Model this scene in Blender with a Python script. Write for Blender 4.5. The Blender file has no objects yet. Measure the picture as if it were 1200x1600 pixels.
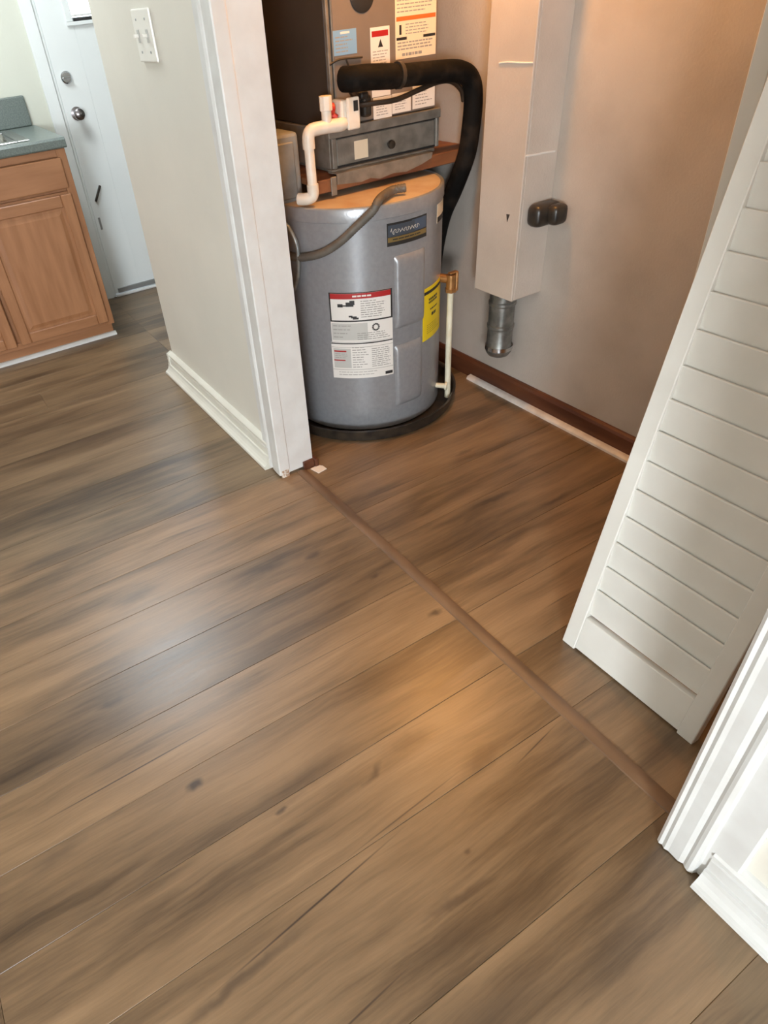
import bpy, bmesh, math, random
from mathutils import Vector, Matrix
random.seed(7)
S = bpy.context.scene
COL = S.collection
R = math.radians

# ------------------------------------------------------------------ camera
cam_d = bpy.data.cameras.new('camera')
cam = bpy.data.objects.new('camera', cam_d)
COL.objects.link(cam)
ROT = ((0.51872533, 0.85080355, -0.08400801),
       (0.49277959, -0.3778383, -0.78384086),
       (-0.69863603, 0.36520068, -0.61525293))
cx_, cy_, f_ = 502.397, 797.894, 1032.302
m = Matrix.Identity(4)
for r in range(3):
    m[r][0] = ROT[0][r]
    m[r][1] = -ROT[1][r]
    m[r][2] = -ROT[2][r]
m[2][3] = 1.45
cam.matrix_world = m
cam_d.sensor_fit = 'HORIZONTAL'
cam_d.sensor_width = 36
cam_d.lens = 36 * f_ / 1200
cam_d.shift_x = (600 - cx_) / 1200
cam_d.shift_y = (cy_ - 800) / 1200
cam_d.clip_start = 0.02
S.camera = cam

# ------------------------------------------------------------------ light
S.view_settings.view_transform = 'Standard'
S.view_settings.look = 'None'
S.view_settings.gamma = 1
S.view_settings.use_curve_mapping = False
S.view_settings.exposure = 0.0
W = bpy.data.worlds.new('sky')
S.world = W
W.use_nodes = True
W.node_tree.nodes['Background'].inputs[0].default_value = (.75, .88, 1, 1)
W.node_tree.nodes['Background'].inputs[1].default_value = 16.0


def area(name, loc, aim, sx, sy, power, color):
    l = bpy.data.lights.new(name, 'AREA')
    l.shape = 'RECTANGLE'
    l.size, l.size_y = sx, sy
    l.energy = power
    l.color = color
    o = bpy.data.objects.new(name, l)
    COL.objects.link(o)
    o.location = loc
    d = Vector(aim) - Vector(loc)
    o.rotation_euler = d.to_track_quat('-Z', 'Z').to_euler()
    return o


# daylight coming in through the living-room window (behind and to the right of the camera)
area('window_daylight', (2.93, -2.0, 1.45), (-.6, -.1, .9), 0.7, 1.6, 225, (.93, .97, 1.0))
# fill lights added below the ceiling to brighten kitchen and living room (outside the frame)
area('kitchen_fill', (-3.6, .45, 2.54), (-3.6, .45, 0), .5, .5, 31, (.90, .97, 1.0))
area('living_fill', (-.9, -2.0, 2.54), (-.9, -2.0, 0), .35, .35, 10, (1.0, .95, .86))

H_CEIL = 2.6


# ------------------------------------------------------------------ materials
def mat(name, col, rough=.6, metal=0., spec=.5):
    M = bpy.data.materials.new(name)
    M.use_nodes = True
    b = M.node_tree.nodes['Principled BSDF']
    b.inputs['Base Color'].default_value = (*col, 1)
    b.inputs['Roughness'].default_value = rough
    b.inputs['Metallic'].default_value = metal
    b.inputs['Specular IOR Level'].default_value = spec
    return M


def nd(M, t, **kw):
    n = M.node_tree.nodes.new(t)
    for k, v in kw.items():
        setattr(n, k, v)
    return n


def lk(M, a, b):
    M.node_tree.links.new(a, b)


def noisy(name, c1, c2, scale=8, rough=.6, metal=0., stretch=(1, 1, 1), bump=0., bscale=60, detail=4,
          lo=.35, hi=.65, spec=.5, rvar=0.):
    """two colours mixed by a noise, optional relief"""
    M = mat(name, c1, rough, metal, spec)
    b = M.node_tree.nodes['Principled BSDF']
    tc = nd(M, 'ShaderNodeNewGeometry')
    mp = nd(M, 'ShaderNodeMapping')
    mp.inputs['Scale'].default_value = stretch
    lk(M, tc.outputs['Position'], mp.inputs[0])
    n = nd(M, 'ShaderNodeTexNoise')
    n.inputs['Scale'].default_value = scale
    n.inputs['Detail'].default_value = detail
    lk(M, mp.outputs[0], n.inputs['Vector'])
    r = nd(M, 'ShaderNodeMapRange')
    r.inputs[1].default_value, r.inputs[2].default_value = lo, hi
    lk(M, n.outputs[0], r.inputs[0])
    mx = nd(M, 'ShaderNodeMix', data_type='RGBA')
    mx.inputs[6].default_value = (*c1, 1)
    mx.inputs[7].default_value = (*c2, 1)
    lk(M, r.outputs[0], mx.inputs[0])
    lk(M, mx.outputs[2], b.inputs['Base Color'])
    if rvar:
        rr = nd(M, 'ShaderNodeMapRange')
        rr.inputs[3].default_value, rr.inputs[4].default_value = rough - rvar, rough + rvar
        lk(M, n.outputs[0], rr.inputs[0])
        lk(M, rr.outputs[0], b.inputs['Roughness'])
    if bump:
        n2 = nd(M, 'ShaderNodeTexNoise')
        n2.inputs['Scale'].default_value = bscale
        n2.inputs['Detail'].default_value = 3
        lk(M, mp.outputs[0], n2.inputs['Vector'])
        bp = nd(M, 'ShaderNodeBump')
        bp.inputs['Strength'].default_value = 1
        bp.inputs['Distance'].default_value = bump
        lk(M, n2.outputs[0], bp.inputs['Height'])
        lk(M, bp.outputs[0], b.inputs['Normal'])
    return M


def wood_floor():
    M = mat('laminate', (.2, .14, .1), .42)
    b = M.node_tree.nodes['Principled BSDF']
    geo = nd(M, 'ShaderNodeNewGeometry')
    tc = nd(M, 'ShaderNodeTexCoord')
    oi = nd(M, 'ShaderNodeObjectInfo')
    mul = nd(M, 'ShaderNodeMath', operation='MULTIPLY')
    mul.inputs[1].default_value = 57.0
    lk(M, oi.outputs['Random'], mul.inputs[0])
    cb = nd(M, 'ShaderNodeCombineXYZ')
    for i in range(3):
        lk(M, mul.outputs[0], cb.inputs[i])
    add = nd(M, 'ShaderNodeVectorMath', operation='ADD')
    lk(M, tc.outputs['Object'], add.inputs[0])
    lk(M, cb.outputs[0], add.inputs[1])
    # the grain wanders a little
    wn = nd(M, 'ShaderNodeTexNoise')
    wn.inputs['Scale'].default_value = 3.2
    lk(M, add.outputs[0], wn.inputs['Vector'])
    ws = nd(M, 'ShaderNodeVectorMath', operation='SCALE')
    ws.inputs['Scale'].default_value = .03
    lk(M, wn.outputs['Color'], ws.inputs[0])
    ad2 = nd(M, 'ShaderNodeVectorMath', operation='ADD')
    lk(M, add.outputs[0], ad2.inputs[0])
    lk(M, ws.outputs[0], ad2.inputs[1])

    def layer(sc, scale, detail=4, rough=.55):
        mp = nd(M, 'ShaderNodeMapping')
        mp.inputs['Scale'].default_value = sc
        lk(M, ad2.outputs[0], mp.inputs[0])
        n = nd(M, 'ShaderNodeTexNoise')
        n.inputs['Scale'].default_value = scale
        n.inputs['Detail'].default_value = detail
        n.inputs['Roughness'].default_value = rough
        lk(M, mp.outputs[0], n.inputs['Vector'])
        return n.outputs[0]
    broad = layer((2.2, .50, 1), 2.2, 3)
    streak = layer((7.5, .55, 1), 3.0, 6, .68)
    fine = layer((48, 1.6, 1), 4.0, 5, .7)

    def lin(a, k, bsock=None):
        x = nd(M, 'ShaderNodeMath', operation='MULTIPLY_ADD')
        lk(M, a, x.inputs[0])
        x.inputs[1].default_value = k
        if bsock is None:
            x.inputs[2].default_value = 0
        else:
            lk(M, bsock, x.inputs[2])
        return x.outputs[0]
    v = lin(fine, .16, lin(streak, .42, lin(broad, .55)))
    cr = nd(M, 'ShaderNodeValToRGB')
    e = cr.color_ramp.elements
    e[0].position, e[0].color = .40, (.056, .034, .018, 1)
    e[1].position, e[1].color = .70, (.300, .196, .108, 1)
    k = e.new(.49)
    k.color = (.120, .076, .040, 1)
    k = e.new(.57)
    k.color = (.195, .126, .068, 1)
    lk(M, v, cr.inputs[0])
    # printed knots, cracks and smoky streaks of these very planks
    dn = nd(M, 'ShaderNodeTexNoise')
    dn.inputs['Scale'].default_value = 22
    lk(M, geo.outputs['Position'], dn.inputs['Vector'])
    ds = nd(M, 'ShaderNodeVectorMath', operation='MULTIPLY_ADD')
    ds.inputs[1].default_value = (.022, .05, 0)
    ds.inputs[2].default_value = (-.011, -.025, 0)
    lk(M, dn.outputs['Color'], ds.inputs[0])
    dp = nd(M, 'ShaderNodeVectorMath', operation='ADD')
    lk(M, geo.outputs['Position'], dp.inputs[0])
    lk(M, ds.outputs[0], dp.inputs[1])
    last = None
    for (x, y, rx, ry, rot, st, soft) in MARKS:
        mp = nd(M, 'ShaderNodeMapping', vector_type='TEXTURE')
        mp.inputs['Location'].default_value = (x, y, 0)
        mp.inputs['Rotation'].default_value = (0, 0, R(rot))
        mp.inputs['Scale'].default_value = (rx, ry, 1)
        lk(M, dp.outputs[0] if rx > .008 else geo.outputs['Position'], mp.inputs[0])
        ln = nd(M, 'ShaderNodeVectorMath', operation='LENGTH')
        lk(M, mp.outputs[0], ln.inputs[0])
        mr = nd(M, 'ShaderNodeMapRange', interpolation_type='SMOOTHSTEP')
        mr.inputs[1].default_value, mr.inputs[2].default_value = 1, soft
        mr.inputs[3].default_value, mr.inputs[4].default_value = 0, min(1, st * 1.25)
        lk(M, ln.outputs['Value'], mr.inputs[0])
        if last is None:
            last = mr.outputs[0]
        else:
            mxx = nd(M, 'ShaderNodeMath', operation='MAXIMUM')
            lk(M, last, mxx.inputs[0])
            lk(M, mr.outputs[0], mxx.inputs[1])
            last = mxx.outputs[0]
    mx = nd(M, 'ShaderNodeMix', data_type='RGBA')
    lk(M, last, mx.inputs[0])
    lk(M, cr.outputs[0], mx.inputs[6])
    mx.inputs[7].default_value = (.045, .028, .018, 1)
    tone = nd(M, 'ShaderNodeMix', data_type='RGBA', blend_type='MULTIPLY')
    tone.inputs[0].default_value = 1
    lk(M, mx.outputs[2], tone.inputs[6])
    lk(M, oi.outputs['Color'], tone.inputs[7])
    lk(M, tone.outputs[2], b.inputs['Base Color'])
    rr = nd(M, 'ShaderNodeMapRange')
    rr.inputs[3].default_value, rr.inputs[4].default_value = .27, .40
    lk(M, streak, rr.inputs[0])
    lk(M, rr.outputs[0], b.inputs['Roughness'])
    bp = nd(M, 'ShaderNodeBump')
    bp.inputs['Distance'].default_value = .0006
    bp.inputs['Strength'].default_value = .8
    lk(M, v, bp.inputs['Height'])
    lk(M, bp.outputs[0], b.inputs['Normal'])
    b.inputs['Specular IOR Level'].default_value = .75
    return M


# x, y, half width, half length, turn, strength, inner radius (metres, on the floor)
MARKS = [
    (-.93, .075, .018, .028, 0, .75, .2), (-1.03, .875, .016, .028, 0, .7, .2), (-1.262, .825, .012, .03, 0, .6, .1),
    (-1.28, -.03, .022, .05, 0, .55, .1), (-1.63, .16, .04, .13, 4, .45, .1),
    (-1.50, .55, .026, .10, -10, .6, .1), (-1.46, .72, .018, .05, 6, .6, .1),
    (-1.05, -.05, .0028, .30, .8, .75, .3), (-1.085, .55, .0022, .36, -.6, .4, .3),
    (-.548, .17, .0032, .30, 6.3, .85, .2), (-.515, .0, .016, .22, 6, .5, .1),
    (-.60, .45, .0028, .22, 3.5, .6, .2), (-.56, .80, .0026, .10, 9, .8, .2),
    (-.60, .66, .035, .10, 8, .5, .1), (-.35, .16, .0028, .14, 5, .7, .2),
    (-.80, .30, .05, .22, 3, .35, .0), (-.72, .44, .012, .05, 20, .5, .1), (-.76, .22, .010, .02, 0, .6, .1),
    (-.40, .42, .014, .12, -5, .5, .1), (-.46, .50, .008, .012, 0, .5, .1),
    (-1.60, 1.15, .006, .24, -2, .5, .1), (-1.33, 1.38, .018, .16, -3, .5, .1), (-1.20, 1.55, .014, .12, 0, .4, .1),
    (-1.62, 1.50, .014, .08, 0, .4, .1), (-1.10, 1.15, .02, .14, -6, .35, .0), (-.86, 1.2, .003, .08, 0, .5, .2),
    (-2.0, -.05, .03, .16, 5, .4, .0), (-2.35, .2, .03, .18, 3, .4, .0), (-2.7, .35, .05, .3, 2, .4, .0),
    (-3.1, .5, .05, .35, 2, .35, .0), (-1.84, .4, .008, .16, -4, .45, .1), (-1.2, .5, .05, .26, -2, .3, .0),
    (-.22, .35, .05, .2, 0, .35, .0), (-1.22, -.2, .07, .3, 3, .30, .0), (-.95, -.25, .03, .12, 10, .35, .0),
    (-.74, .56, .03, .10, -5, .35, .1),
]

M_FLOOR = wood_floor()
M_SUB = mat('subfloor', (.03, .022, .018), .9)
M_THR = noisy('threshold_wood', (.19, .115, .066), (.13, .078, .044), 20, .42, stretch=(.25, 1, 1), bump=.0004)
M_WALL = noisy('hall_wall_paint', (.74, .71, .63), (.70, .675, .60), 3, .42, bump=.0005, bscale=90)
M_KWALL = noisy('kitchen_wall_paint', (.60, .61, .53), (.57, .58, .50), 3, .5, bump=.0004, bscale=90)
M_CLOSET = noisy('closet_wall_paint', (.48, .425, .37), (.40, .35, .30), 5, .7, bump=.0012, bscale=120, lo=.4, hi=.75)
M_ROOM = mat('living_room_paint', (.56, .54, .48), .7)
M_CEIL = mat('ceiling_paint', (.7, .69, .66), .8)
M_TRIM = noisy('white_trim_paint', (.72, .725, .71), (.66, .655, .635), 12, .32, bump=.0004, bscale=40)
M_CREAM = noisy('cream_trim_paint', (.76, .745, .67), (.72, .70, .62), 12, .32)
M_CHASE = noisy('chase_paint', (.56, .49, .42), (.50, .435, .37), 6, .65, bump=.0009, bscale=130)
M_LOUVER = noisy('louver_paint', (.76, .75, .70), (.72, .71, .66), 10, .36, bump=.0003, bscale=50)
M_REDWOOD = noisy('stained_baseboard', (.13, .045, .02), (.075, .024, .012), 20, .4, stretch=(.2, 1, 1))
M_SHELF = noisy('shelf_wood', (.24, .10, .04), (.12, .042, .02), 14, .6, stretch=(1, .25, 1))
M_BLACK = noisy('black_plastic', (.012, .011, .01), (.04, .031, .022), 25, .35)
M_FOAM = noisy('pipe_foam', (.004, .0035, .003), (.028, .020, .014), 14, .75, bump=.001, bscale=70, lo=.5, hi=.8, spec=.15)
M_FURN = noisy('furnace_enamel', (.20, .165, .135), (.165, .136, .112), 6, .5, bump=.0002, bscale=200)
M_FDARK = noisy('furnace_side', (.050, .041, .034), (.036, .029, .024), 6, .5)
M_STEEL = noisy('dusty_steel', (.27, .25, .215), (.18, .165, .14), 22, .5, .35, bump=.0005, bscale=90)
M_GALV = noisy('galvanised', (.26, .26, .24), (.15, .15, .14), 26, .38, .7, bump=.001, bscale=25)
M_GREY = noisy('grey_box_paint', (.27, .28, .27), (.21, .215, .205), 20, .55, bump=.0004)
M_PVC = noisy('white_pvc', (.78, .74, .66), (.70, .64, .54), 20, .35)
M_CPVC = noisy('aged_white_pipe', (.74, .72, .58), (.66, .62, .46), 20, .4)
M_RED = mat('red_plastic', (.45, .03, .02), .4)
M_BRASS = noisy('brass', (.50, .26, .10), (.36, .19, .07), 40, .38, .7)
M_COPPER = noisy('dark_copper', (.07, .045, .03), (.04, .03, .02), 30, .45, .5)
M_WIRE = mat('dark_wire', (.02, .016, .013), .6)
M_ALU = noisy('conduit', (.38, .42, .42), (.26, .29, .29), 50, .35, .6)
M_CONDUIT = noisy('grey_hose', (.135, .12, .10), (.095, .085, .07), 30, .55)
M_OAK = noisy('oak', (.40, .185, .085), (.31, .135, .058), 9, .42, stretch=(3, 3, .35), bump=.0002)
M_OAKH = noisy('oak_rail', (.38, .175, .080), (.30, .13, .056), 9, .42, stretch=(3, .35, 3), bump=.0002)
M_COUNTER = noisy('grey_laminate', (.16, .19, .175), (.115, .14, .13), 160, .35, lo=.4, hi=.6)
M_SINK = mat('stainless', (.62, .62, .60), .25, 1.)
M_CHROME = mat('chrome', (.6, .62, .64), .18, 1.)
M_KDOOR = noisy('door_paint', (.74, .77, .76), (.71, .745, .735), 3, .38)
M_PLATE = mat('switch_plastic', (.82, .80, .74), .3)
M_SHOE = noisy('worn_white_strip', (.78, .74, .70), (.60, .55, .50), 18, .35)
M_SCRAP = mat('paper_scrap', (.85, .78, .70), .7)
M_PATCH = noisy('bare_wood', (.42, .28, .19), (.70, .66, .60), 90, .8, lo=.45, hi=.55)
M_GREYMETAL = mat('sill_metal', (.32, .33, .33), .4, .6)
M_LWHITE = mat('label_white', (.74, .72, .68), .45)
M_LGREY = mat('label_grey', (.50, .50, .47), .5)
M_LCREAM = mat('label_cream', (.78, .66, .48), .5)
M_LBLUE = mat('label_blue', (.20, .38, .60), .5)
M_LYEL = mat('label_yellow', (.78, .60, .01), .5)
M_LRED = mat('label_red', (.38, .012, .012), .5)
M_LORA = mat('label_orange', (.75, .15, .03), .5)
M_LBLK = mat('label_black', (.02, .02, .02), .5)
M_LTXT = mat('label_text', (.30, .29, .27), .6)
M_LGOLD = mat('label_gold', (.26, .19, .07), .4, .4)
M_LDBL = mat('label_dark_blue', (.05, .065, .085), .4)
M_GLOW = mat('bright_sky_glass', (.8, .9, .95), .1)


def tank_mat():
    M = noisy('tank_enamel', (.30, .31, .325), (.27, .28, .295), 60, .28, .25, bump=.00035, bscale=160)
    return M


def dust_top():
    # pale rusty dust lying on the lid
    return noisy('dusty_lid', (.56, .46, .34), (.46, .31, .19), 9, .55, bump=.0006, bscale=60, lo=.4, hi=.7)


M_TANK = tank_mat()
M_DUST = dust_top()


# ------------------------------------------------------------------ mesh helpers
class B:
    def __init__(s):
        s.bm = bmesh.new()

    def box(s, a, b, bev=0., seg=1):
        t = bmesh.new()
        bmesh.ops.create_cube(t, size=1)
        a, b = Vector(a), Vector(b)
        c, d = (a + b) / 2, b - a
        for v in t.verts:
            v.co = Vector((v.co.x * abs(d.x), v.co.y * abs(d.y), v.co.z * abs(d.z))) + c
        if bev:
            bmesh.ops.bevel(t, geom=t.edges[:], offset=bev, segments=seg, affect='EDGES', profile=.5)
        s.merge(t)
        return s

    def merge(s, t, M=None):
        if M is not None:
            t.transform(M)
        me = bpy.data.meshes.new('t')
        t.to_mesh(me)
        t.free()
        s.bm.from_mesh(me)
        bpy.data.meshes.remove(me)

    def lathe(s, c, prof, axis='Z', n=48, a0=0, a1=360, cap=False):
        """prof = (radius, height) pairs around axis through c"""
        full = abs(a1 - a0 - 360) < 1e-6
        k = n if full else n + 1
        rings = []
        for (r, h) in prof:
            ring = []
            for i in range(k):
                t = R(a0 + (a1 - a0) * i / n)
                u, v = r * math.cos(t), r * math.sin(t)
                p = {'Z': (u, v, h), 'X': (h, u, v), 'Y': (v, h, u)}[axis]
                ring.append(s.bm.verts.new(Vector(p) + Vector(c)))
            rings.append(ring)
        for j in range(len(rings) - 1):
            for i in range(n if full else n):
                i2 = (i + 1) % k
                if not full and i == n:
                    continue
                try:
                    s.bm.faces.new((rings[j][i], rings[j][i2], rings[j + 1][i2], rings[j + 1][i]))
                except ValueError:
                    pass
        return s

    def tube(s, pts, r, n=12, sub=6, rib=0., riblen=.012, caps=True):
        P = [Vector(p) for p in pts]
        if sub > 1 and len(P) > 2:
            Q = []
            for i in range(len(P) - 1):
                p0, p1, p2, p3 = P[max(i - 1, 0)], P[i], P[i + 1], P[min(i + 2, len(P) - 1)]
                for k in range(sub):
                    t = k / sub
                    Q.append(.5 * ((2 * p1) + (-p0 + p2) * t + (2 * p0 - 5 * p1 + 4 * p2 - p3) * t * t +
                                   (-p0 + 3 * p1 - 3 * p2 + p3) * t ** 3))
            Q.append(P[-1])
            P = Q
        if rib:
            L = sum((P[i + 1] - P[i]).length for i in range(len(P) - 1))
            N = max(4, int(L / riblen) * 2)
            Q = []
            acc, i, pos = 0, 0, 0
            seg = [(P[i + 1] - P[i]).length for i in range(len(P) - 1)]
            for k in range(N + 1):
                d = L * k / N
                while i < len(seg) - 1 and d > acc + seg[i]:
                    acc += seg[i]
                    i += 1
                Q.append(P[i].lerp(P[i + 1], min(1, (d - acc) / max(seg[i], 1e-9))))
            P = Q
        t0 = (P[1] - P[0]).normalized()
        up = Vector((0, 0, 1)) if abs(t0.z) < .9 else Vector((1, 0, 0))
        nrm = t0.cross(up).normalized()
        rings = []
        for i, p in enumerate(P):
            t = (P[min(i + 1, len(P) - 1)] - P[max(i - 1, 0)]).normalized()
            nrm = (nrm - t * nrm.dot(t)).normalized()
            bn = t.cross(nrm)
            rr = r(i / (len(P) - 1)) if callable(r) else r
            if rib:
                rr += rib * (i % 2)
            rings.append([s.bm.verts.new(p + rr * (nrm * math.cos(2 * math.pi * k / n) + bn * math.sin(2 * math.pi * k / n)))
                          for k in range(n)])
        for a, b in zip(rings, rings[1:]):
            for k in range(n):
                s.bm.faces.new((a[k], a[(k + 1) % n], b[(k + 1) % n], b[k]))
        if caps:
            s.bm.faces.new(rings[0][::-1])
            s.bm.faces.new(rings[-1])
        return s

    def prism(s, prof, axis, a, b):
        """extrude closed 2-D profile along axis from a to b; prof is in the other two axes"""
        def P(u, v, w):
            return {'X': (w, u, v), 'Y': (u, w, v), 'Z': (u, v, w)}[axis]
        r0 = [s.bm.verts.new(P(u, v, a)) for u, v in prof]
        r1 = [s.bm.verts.new(P(u, v, b)) for u, v in prof]
        n = len(prof)
        for i in range(n):
            s.bm.faces.new((r0[i], r0[(i + 1) % n], r1[(i + 1) % n], r1[i]))
        s.bm.faces.new(r0[::-1])
        s.bm.faces.new(r1)
        return s

    def curved(s, c, r, t0, t1, z0, z1, th=.002, n=14, tw=0.):
        """thin patch on a vertical cylinder, with thickness"""
        g = []
        for i in range(n + 1):
            t = R(t0 + (t1 - t0) * i / n)
            dz = tw * i / n
            col = []
            for rr in (r, r + th):
                for z in (z0, z1):
                    col.append(s.bm.verts.new((c[0] + rr * math.cos(t), c[1] + rr * math.sin(t), z + dz)))
            g.append(col)
        for a, b in zip(g, g[1:]):
            s.bm.faces.new((a[2], b[2], b[3], a[3]))
            s.bm.faces.new((a[1], a[3], b[3], b[1]))
            s.bm.faces.new((a[0], b[0], b[2], a[2]))
            s.bm.faces.new((a[0], a[1], b[1], b[0]))
        s.bm.faces.new((g[0][0], g[0][2], g[0][3], g[0][1]))
        s.bm.faces.new((g[-1][0], g[-1][1], g[-1][3], g[-1][2]))
        return s

    def obj(s, name, M, parent=None, origin=None, smooth=False, bev=0.):
        """link as one object; vertices are in world coordinates"""
        bm = s.bm
        bmesh.ops.recalc_face_normals(bm, faces=bm.faces)
        if origin is None and parent is None:
            xs = [v.co for v in bm.verts]
            origin = Vector(((min(v.x for v in xs) + max(v.x for v in xs)) / 2,
                             (min(v.y for v in xs) + max(v.y for v in xs)) / 2, min(v.z for v in xs)))
        if parent is not None:
            q, off = parent, Vector((0, 0, 0))
            while q is not None:
                off += q.location
                q = q.parent
        else:
            off = Vector(origin)
        for v in bm.verts:
            v.co -= off
        me = bpy.data.meshes.new(name)
        bm.to_mesh(me)
        bm.free()
        me.materials.append(M)
        if smooth:
            for p in me.polygons:
                p.use_smooth = True
            try:
                me.set_sharp_from_angle(angle=R(35))
            except Exception:
                pass
        o = bpy.data.objects.new(name, me)
        COL.objects.link(o)
        if parent is not None:
            o.parent = parent
        else:
            o.location = off
        if bev:
            md = o.modifiers.new('bevel', 'BEVEL')
            md.width = bev
            md.segments = 2
            md.limit_method = 'ANGLE'
        return o


def tag(o, label, cat, group=None):
    o['label'] = label
    o['category'] = cat
    if group:
        o['group'] = group
    return o


def thing(name, loc, label, cat, group=None):
    o = bpy.data.objects.new(name, None)
    o.empty_display_size = .05
    COL.objects.link(o)
    o.location = loc
    return tag(o, label, cat, group)


def struct(o):
    o['kind'] = 'structure'
    return o


# ------------------------------------------------------------------ floor: sub-floor and every laminate plank
X0, X1, Y0, Y1 = -4.41, 3.0, -3.2, 3.4
floor = struct(B().box((X0, Y0, -.05), (X1, Y1, -.008)).obj('floor', M_SUB, origin=(0, 0, -.008)))
edges = [-1.17]
while edges[0] > X0:
    edges.insert(0, edges[0] - .195)
edges[0] = X0
edges += [-.975, -.78, -.585, -.29, -.03]
while edges[-1] < X1 - .02:
    edges.append(edges[-1] + .195)
edges[-1] = X1
cache = {}


def plank_mesh(w, l):
    key = (round(w, 4), round(l, 3))
    if key in cache:
        return cache[key]
    bm = bmesh.new()
    g, c = .0003, .0009
    hw, hl = w / 2 - g, l / 2 - g
    lo = [bm.verts.new((sx * hw, sy * hl, -.008)) for sx, sy in ((-1, -1), (1, -1), (1, 1), (-1, 1))]
    mi = [bm.verts.new((sx * hw, sy * hl, -c)) for sx, sy in ((-1, -1), (1, -1), (1, 1), (-1, 1))]
    hi = [bm.verts.new((sx * (hw - c), sy * (hl - c * .4), 0)) for sx, sy in ((-1, -1), (1, -1), (1, 1), (-1, 1))]
    for a, b in ((lo, mi), (mi, hi)):
        for i in range(4):
            bm.faces.new((a[i], a[(i + 1) % 4], b[(i + 1) % 4], b[i]))
    bm.faces.new(hi)
    bm.faces.new(lo[::-1])
    me = bpy.data.meshes.new('plank')
    bm.to_mesh(me)
    bm.free()
    me.materials.append(M_FLOOR)
    cache[key] = me
    return me


rng = random.Random(11)
YT = .928                       # the joint under the threshold
LEN = 1.6
# tones of single rows picked from the photo (front of the threshold / inside)
TONE = {-1.365: .86, -1.17: 1.10, -.975: .98, -.78: 1.02, -.585: 1.0, -.29: .93, -1.56: 1.02, -1.755: 1.04, -1.95: 1.06,
        -2.145: 1.0, -2.34: .95, -2.535: .92, -.03: .85}
for i in range(len(edges) - 1):
    xa, xb = edges[i], edges[i + 1]
    w = xb - xa
    row_t = TONE.get(round(xa, 3), rng.uniform(.84, 1.0))
    # in front of the threshold the rows end at it; cuts are staggered
    spans = []
    first = [1.5, 1.32, 1.6, .62][i % 4]
    y = YT
    ln = rng.choice([1.32, 1.40, 1.48, 1.57]) if xa > -3.2 else rng.choice([.7, 1.1, 1.5])
    if -1.2 < xa < -.5:
        ln = 1.34
    while y > Y0:
        ya = max(Y0, y - ln)
        spans.append((ya, y))
        y, ln = ya, LEN
    y = YT
    ln = rng.choice([1.22, 1.0])
    while y < Y1:
        yb = min(Y1, y + ln)
        spans.append((y, yb))
        y, ln = yb, LEN
    for (ya, yb) in spans:
        if yb - ya < .01:
            continue
        o = bpy.data.objects.new('plank', plank_mesh(w, yb - ya))
        COL.objects.link(o)
        o.parent = floor
        o.location = ((xa + xb) / 2, (ya + yb) / 2, .008)
        t = row_t * rng.uniform(.98, 1.02)
        warm = 1.0
        o.color = (t * 1.0 * warm, t, t * .99, 1)
floor.location = (0, 0, -.008)

# wooden transition strip across the closet opening
t_ = B()
prof = [(.908, 0), (.910, .003), (.918, .005), (.928, .0056), (.938, .005), (.946, .003), (.948, 0)]
t_.prism(prof, 'X', -1.91, -.265)
tag(t_.obj('threshold_strip', M_THR, smooth=True), 'brown wood transition strip on the floor across the closet opening', 'threshold')

# ------------------------------------------------------------------ walls
WF, WB = .865, .985            # hall face and closet face of the partition
hall = struct(B().box((-3.07, WF, 0), (-1.93, WB, H_CEIL)).obj('wall_front_left', M_WALL))
struct(B().box((-.25, WF, 0), (X1, WB, H_CEIL)).obj('wall_front_right', M_WALL))
struct(B().box((-1.93, WF, 2.2), (-.25, WB, H_CEIL)).obj('wall_front_header', M_WALL))
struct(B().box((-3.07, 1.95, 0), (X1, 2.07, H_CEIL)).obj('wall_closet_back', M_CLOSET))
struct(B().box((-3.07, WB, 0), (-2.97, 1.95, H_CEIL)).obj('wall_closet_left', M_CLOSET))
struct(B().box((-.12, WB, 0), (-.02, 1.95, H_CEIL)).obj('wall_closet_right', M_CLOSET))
struct(B().box((X0, Y0, H_CEIL), (X1, Y1, H_CEIL + .08)).obj('ceiling', M_CEIL))
struct(B().box((-3.07, 2.07, 0), (-2.97, Y1, H_CEIL)).obj('wall_kitchen_side', M_KWALL))
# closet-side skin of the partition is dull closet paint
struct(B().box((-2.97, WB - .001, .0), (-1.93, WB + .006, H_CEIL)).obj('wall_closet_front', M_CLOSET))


def wall_with_hole(name, M, axis, pos, th, a0, a1, ha, hb, z0, z1):
    b = B()

    def bx(u0, u1, w0, w1):
        if axis == 'X':
            b.box((pos, u0, w0), (pos + th, u1, w1))
        else:
            b.box((u0, pos, w0), (u1, pos + th, w1))
    bx(a0, ha, 0, H_CEIL)
    bx(hb, a1, 0, H_CEIL)
    bx(ha, hb, 0, z0)
    bx(ha, hb, z1, H_CEIL)
    return struct(b.obj(name, M))


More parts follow.
